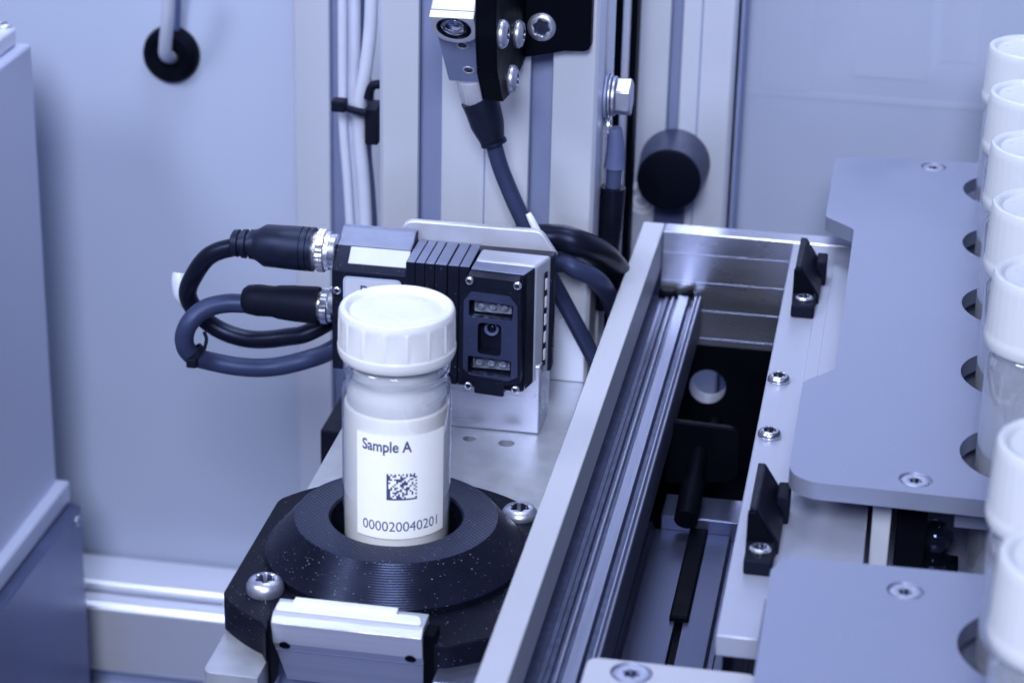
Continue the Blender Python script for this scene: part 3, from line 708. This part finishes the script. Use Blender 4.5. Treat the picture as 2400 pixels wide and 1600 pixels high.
G().lathe([(0, -.03), (.1, 0), (.14, .03)], (c[0], yf+.42, c[1]+.1), (0, 1, 0), 24).build('camera_lens', M['glassdark'], t)
g = G(); o_ = [fx(*q) for q in ((1120, 754), (1176, 761), (1174, 836), (1119, 828))]
for q in ((1101, 657), (1213, 669), (1098, 902), (1208, 912)):
    c = fx(*q)
    pan_screw('corner_screw', t, (c[0], yf-.0, c[1]), (0, -1, 0), .135, .10, .5, M['nickel'])
# head behind the bezel
lo = [(.03, yf+.55, -.36), (1.90, yf+.55, -.38), (2.44, 11.5, -.30), (.20, 11.5, -.30)]
hi = [(.17, yf+.55, 3.66), (1.86, yf+.55, 3.60), (2.44, 11.5, 3.62), (.20, 11.5, 3.66)]
def lerp(a, b, k): return tuple(a[i]*(1-k)+b[i]*k for i in range(3))
k = .42
G().hexa([lo[0], lo[1], lerp(lo[1], lo[2], k), lerp(lo[0], lo[3], k)], [hi[0], hi[1], lerp(hi[1], hi[2], k), lerp(hi[0], hi[3], k)]).build('head_front', M['scan'], t, .06, m2=M['scantoplit'], pick=lambda f: f.normal.z > .8)
lo2 = [lerp(lo[0], lo[3], k), lerp(lo[1], lo[2], k), lo[2], lo[3]]; hi2 = [lerp(hi[0], hi[3], k), lerp(hi[1], hi[2], k), hi[2], hi[3]]
z_ = Vector((0, 0, .02))
G().hexa([tuple(Vector(p)-z_) for p in lo2], [tuple(Vector(p)+z_) for p in hi2]).build('silver_cover', M['silver'], t, .10, 3)
G().box(-.2, 2.52, 11.5, 12.04, -.35, 3.6).build('back_shell', M['scan'], t, .07)
# indicator bars on the right side
d = (Vector((2.44, 11.5, 0))-Vector((1.90, yf+.55, 0))).normalized(); nrm = Vector((d.y, -d.x, 0))
for kz in range(5):
    g = G(); zc = 2.82-kz*.60; c = Vector((2.33, 11.1, zc))+nrm*.012
    g.hexa([tuple(c-d*.07+Vector((0, 0, -.19))), tuple(c+d*.07+Vector((0, 0, -.19))), tuple(c+d*.07+Vector((0, 0, -.19))+nrm*.03), tuple(c-d*.07+Vector((0, 0, -.19))+nrm*.03)],
           [tuple(c-d*.07+Vector((0, 0, .19))), tuple(c+d*.07+Vector((0, 0, .19))), tuple(c+d*.07+Vector((0, 0, .19))+nrm*.03), tuple(c-d*.07+Vector((0, 0, .19))+nrm*.03)])
    g.build('indicator_bar', M['white'], t, .03)
c = Vector((2.33, 11.1, 1.62))+nrm*.004
G().hexa([tuple(c-d*.105+Vector((0, 0, -1.6))), tuple(c+d*.105+Vector((0, 0, -1.6))), tuple(c+d*.105+Vector((0, 0, -1.6))+nrm*.015), tuple(c-d*.105+Vector((0, 0, -1.6))+nrm*.015)],
         [tuple(c-d*.105+Vector((0, 0, 1.6))), tuple(c+d*.105+Vector((0, 0, 1.6))), tuple(c+d*.105+Vector((0, 0, 1.6))+nrm*.015), tuple(c-d*.105+Vector((0, 0, 1.6))+nrm*.015)]).build('indicator_frame', M['scan'], t)
# ribbed middle
g = G()
xs = [-1.93, -1.62, -1.31, -1.0, -.58, -.22]; xe = [-1.64, -1.33, -1.02, -.62, -.24, .10]
for a, b in zip(xs, xe): g.box(a, b, 9.98, 12.03, -.42, 3.62)
g.build('cooling_ribs', M['scan'], t, .035, m2=M['scantoplit'], pick=lambda f: f.normal.z > .8)
G().box(-1.92, .1, 10.03, 12.0, -.38, 3.56).build('rib_core', M['bframe'], t)
# left body
bd = [(10.25, -.38), (10.25, 3.02), (10.95, 3.62), (11.4, 3.72), (11.7, 3.95), (12.03, 3.95), (12.03, -.38)]
G().prism(bd, 'x', -4.38, -1.96).build('body', M['scan'], t, .05, m2=M['scantoplit'], pick=lambda f: f.normal.z > .77)
G().prism([(10.44, 3.22), (10.90, 3.62), (10.96, 3.58), (10.5, 3.16)], 'x', -3.90, -1.97).build('light_strip', M['striplight'], t, .03)
G().prism(rpoly([(-4.0, .4), (-4.0, 2.86), (-2.12, 2.86), (-2.12, .4)], .18), 'y', 10.22, 10.25).build('name_plate', M['wallpale'], t)
G().prism(rpoly([(-3.92, .48), (-3.92, 2.78), (-2.20, 2.78), (-2.20, .48)], .14), 'y', 10.208, 10.22).build('name_plate_face', M['hose'], t)
cu = bpy.data.curves.new('plate_text', 'FONT'); cu.body = 'D'; cu.size = .36; cu.offset = .01; cu.extrude = .004
to = bpy.data.objects.new('plate_text', cu); sc.collection.objects.link(to)
me = bpy.data.meshes.new_from_object(to.evaluated_get(bpy.context.evaluated_depsgraph_get())); bpy.data.objects.remove(to); bpy.data.curves.remove(cu)
g = G(); g.b.from_mesh(me); bpy.data.meshes.remove(me)
g.build('printed_letter', M['ink'], t, xf=Matrix.Translation((-3.45, 10.200, 2.34)) @ Matrix.Rotation(math.radians(90), 4, 'X'))
pan_screw('side_screw', t, (-4.2, 10.25, 2.35), (0, -1, 0), .14, .1, .5, M['nickel'])
for zc, yc, r in ((3.36, 11, .62), (1.64, 11, .55)):
    G().cyl((-4.62, yc, zc), (-4.36, yc, zc), r*.9, n=32).build('port', M['nickel'], t, .03)

# ------------------------------------------------------------------ cables of the scanner
def plug(cable, yc, zc, x_nut0, x_nut1, r_nut, x_body, rb, m, knurl):
    G().lathe([(0, 0), (r_nut*.9, 0), (r_nut*.92, .12), (r_nut, .16), (r_nut, abs(x_nut1-x_nut0)-.14), (r_nut*.86, abs(x_nut1-x_nut0)-.1), (r_nut*.84, abs(x_nut1-x_nut0)), (0, abs(x_nut1-x_nut0))],
              (x_nut0, yc, zc), (-1, 0, 0), 96, ripple=lambda j, tt: 1+(.025*math.sin(24*tt) if j in (3, 4) else 0)).build('knurled_nut', knurl, cable, smooth=25)
    prof = [(0, 0)]+[(r, x_body[0]-x) for x, r in rb]+[(0, x_body[0]-rb[-1][0])]
    G().lathe(prof, (x_body[0], yc, zc), (-1, 0, 0), 48).build('plug_body', m, cable, smooth=30)
M['knurl'] = mat('knurled_nickel', (.70, .72, .82), .3, .9, .1, 3, .9, 16)
t = thing('scanner_cable', 'thick black cable with a large moulded plug on the upper scanner port', 'cable', (-7, 11, 2))
plug(t, 11, 3.36, -4.58, -5.10, .68, (-5.08,), [(-5.10, .60), (-5.12, .71), (-5.24, .71), (-5.25, .66), (-5.30, .66), (-5.31, .71), (-5.44, .71), (-5.45, .67), (-5.50, .67), (-5.51, .71), (-6.0, .70), (-6.72, .68), (-6.98, .52), (-7.1, .48),
     (-7.2, .48), (-7.22, .38), (-7.32, .38), (-7.34, .47), (-7.46, .47), (-7.48, .37), (-7.58, .37), (-7.60, .45), (-7.78, .42), (-7.85, .3)], M['rubber'], M['knurl'])
pp = [at(585, 579, 'y', 11), at(540, 581, 'y', 11), at(490, 600, 'y', 11), at(455, 645, 'y', 11.2), at(440, 690, 'y', 11.6), at(465, 735, 'y', 11.9), at(520, 775, 'y', 12), at(590, 795, 'y', 12), at(670, 790, 'y', 12), at(745, 768, 'y', 12.2)]
pp += [Vector((-3.0, 13.6, 1.6)), Vector((0, 14.0, 2.9)), at(1290, 556, 'y', 14.2), at(1360, 572, 'y', 14.3), at(1420, 605, 'y', 15.8), at(1462, 668, 'y', 17.8), at(1475, 760, 'y', 19.4)]
G().tube(pp, [.30]*10+[.34, .4, .44, .46, .46, .46, .46], 20).build('cable_sheath', M['cableb'], t)
g = G(); random.seed(2)
t = thing('scanner_cable', 'grey cable with a smaller black plug on the lower scanner port', 'cable', (-7, 10.6, 1))
plug(t, 11, 1.45, -4.50, -5.0, .56, (-4.98,), [(-4.98, .52), (-5.0, .60), (-5.1, .61), (-5.9, .58), (-6.3, .55), (-6.5, .50), (-7.0, .52), (-7.35, .47), (-7.5, .36), (-7.52, .28)], M['matte'], M['nickel'])
pp = [at(585, 712, 'y', 11), at(530, 711, 'y', 10.8), at(478, 725, 'y', 10.5), at(442, 760, 'y', 10.2), at(432, 800, 'y', 10.2), at(450, 832, 'y', 10.4), at(500, 848, 'y', 10.8), at(570, 860, 'y', 11), at(640, 860, 'y', 11.3), at(720, 842, 'y', 11.6), at(790, 812, 'y', 12.4)]
pp += [Vector((-3.2, 13.4, .6)), Vector((0, 13.6, 1.6)), at(1300, 618, 'y', 13.9), at(1350, 630, 'y', 13.8), at(1405, 662, 'y', 14.4), at(1440, 725, 'y', 16.2), at(1455, 800, 'y', 17.5)]
G().tube(pp, .31, 20).build('cable_sheath', M['cable'], t)
t = thing('cable_tie', 'black cable tie round the grey cable at the left bend', 'tie', at(448, 832, 'y', 10.3))
c = at(455, 828, 'y', 10.4)
G().lathe([(.33, -.09), (.38, -.09), (.38, .09), (.33, .09)], c, Vector((.6, .15, -.75)), 28).build('band', M['matte'], t)
a = at(437, 838, 'y', 10.1); b = at(462, 862, 'y', 10.1)
G().box(a.x, b.x, 10.0, 10.35, b.z, a.z).build('tie_head', M['matte'], t, .05)
G().tube([at(478, 820, 'y', 10.2), at(484, 795, 'y', 10.3), at(478, 778, 'y', 10.4)], .06, 8).build('tail', M['matte'], t)
o = G().tube([at(438, 715, 'y', 12.8), at(425, 690, 'y', 12.8), at(420, 660, 'y', 12.9), at(422, 640, 'y', 13)], [.18, .27, .27, .25], 18).build('pale_sleeve', M['hose'])
tag(o, 'pale plastic sleeve end behind the left bend of the black cable', 'sleeve')

# ------------------------------------------------------------------ sensor on its black bracket
t = thing('sensor_bracket', 'black metal angle bracket with button screws at the top of the wide profile', 'bracket', (1.9, 14.7, 10))
G().prism(rpoly([(.9, 14), (.9, 9.12), (2.2, 9.42), (3.03, 9.46), (3.03, 14)], [0, 0, .3, .25, 0]), 'y', 14.45, 15.0).build('wall_flange', M['bframe'], t, .05)
arm = rpoly([(15.0, 14.5), (9.3, 14.5), (9.35, 11.2), (9.7, 10.0), (10.8, 8.75), (12.0, 8.62), (15.0, 8.98)], [0, 0, .3, .6, .5, .35, 0])
G().prism(arm, 'x', .30, .90).build('side_arm', M['bframe'], t, .05)
G().prism(arm, 'x', .27, .301).build('dusty_edge', M['scan'], t)
c = at(1270, 63, 'y', 14.45)
pan_screw('flange_screw', t, (c.x, 14.45, c.z), (0, -1, 0), .46, .16, .55, M['steel'])
for q in ((1172, 80), (1210, 80), (1195, 185)):
    c = at(*q, 'x', .92)
    pan_screw('button_screw', t, (.90, c.y, c.z), (1, 0, 0), .44, .27, .5, M['steel'])
# sensor body: tilted to look down at the vial
tv = Vector((.03, .635, -.772)).normalized(); nv = Vector((0, -.772, -.635)); xv = Vector((1, 0, 0))
nv = (nv-tv*nv.dot(tv)).normalized(); xv = tv.cross(nv).normalized()
if xv.x < 0: xv = -xv
O = Vector((-.50, 9.62, 11.62))
SX = Matrix(((xv.x, tv.x, nv.x, O.x), (xv.y, tv.y, nv.y, O.y), (xv.z, tv.z, nv.z, O.z), (0, 0, 0, 1)))   # local x, along, out
t = thing('photo_sensor', 'tilted silver sensor with a round glass lens pointing down at the vial', 'sensor', (-.5, 10.5, 10.5))
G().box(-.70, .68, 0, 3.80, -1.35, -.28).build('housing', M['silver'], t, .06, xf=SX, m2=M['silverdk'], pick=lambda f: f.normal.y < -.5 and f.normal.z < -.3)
bo = [(-.69, 0), (.67, 0), (.67, .75)]+[(.68*math.cos(a), .75+.52*math.sin(a)) for a in [math.pi*k/14 for k in range(1, 14)]]+[(-.69, .75)]
G().prism(bo, 'z', -.27, .0, [circle(-.01, .55, .53, 36)]).build('lens_boss', M['silver'], t, .03, xf=SX)
G().lathe([(.53, .0), (.50, -.01), (.46, -.12), (.44, -.22), (0, -.22)], (-.01, .55, 0), (0, 0, 1), 40).build('lens_seat', M['glassdark'], t, xf=SX)
G().lathe([(.45, -.14), (.40, -.03), (.28, .04), (.12, .07), (0, .075)], (-.01, .55, 0), (0, 0, 1), 40).build('lens', M['lens'], t, xf=SX)
g = G()
for k in range(5): g.box(-.26+.02*k, .24-.03*k, .27+.12*k, .33+.12*k, -.2, -.12-.01*k)
g.build('lens_facets', M['led'], t, xf=SX)
for yy in (1.80, 3.12):
    h = G().lathe([(.19, .0), (.185, .012), (.14, .012), (.135, .002)], (.03, yy, -.28), (0, 0, 1), 28).build('threaded_hole', M['silver'], t, xf=SX)
    G().lathe([(.14, .003), (.09, .005), (0, .004)], (.03, yy, -.28), (0, 0, 1), 24).build('bore', M['glassdark'], h, xf=SX)
# its connector and cable
cb = thing('sensor_cable', 'dark cable with a moulded plug hanging from the silver sensor', 'cable', (.3, 12.8, 8))
p0, p1 = at(1108, 180, 'y', 12.75), at(1122, 240, 'y', 12.95)
G().lathe([(0, 0), (.52, 0), (.53, .05), (.53, .72), (.50, .78), (0, .78)], p0, p1-p0, 72, ripple=lambda j, tt: 1+(.02*math.sin(20*tt) if j in (2, 3) else 0)).build('nut', M['silver'], cb, smooth=25)
q = [at(1118, 228, 'y', 12.9), at(1130, 250, 'y', 12.95), at(1142, 290, 'y', 13.0), at(1152, 322, 'y', 13.1), at(1156, 336, 'y', 13.1)]
G().tube(q, [.56, .58, .54, .42, .38], 32, 8).build('plug_body', M['rubber'], cb)
G().lathe([(.34, -.05), (.42, -.05), (.43, .05), (.34, .08)], at(1157, 334, 'y', 13.1), (q[-1]-q[-2]), 32).build('plug_rim', M['rubber'], cb)
q = [at(1155, 330, 'y', 13.1), at(1172, 390, 'y', 13.1), at(1200, 460, 'y', 13.1), at(1230, 525, 'y', 13.1), at(1256, 580, 'y', 13.2), at(1285, 640, 'y', 13.4), at(1315, 695, 'y', 13.9), at(1355, 770, 'y', 14.1), at(1405, 865, 'y', 14.3), at(1430, 920, 'y', 14.3)]
G().tube(q, .27, 20).build('cable_sheath', M['cable'], cb)
o = G().tube([at(1238, 500, 'y', 12.75), at(1247, 518, 'y', 12.7), at(1262, 548, 'y', 12.7), at(1270, 560, 'y', 12.7), at(1278, 580, 'y', 12.7)], [.09, .12, .13, .13, .09], 12).build('white_tie', M['white'])
tag(o, 'white cable tie end sticking up behind the scanner bracket', 'tie')
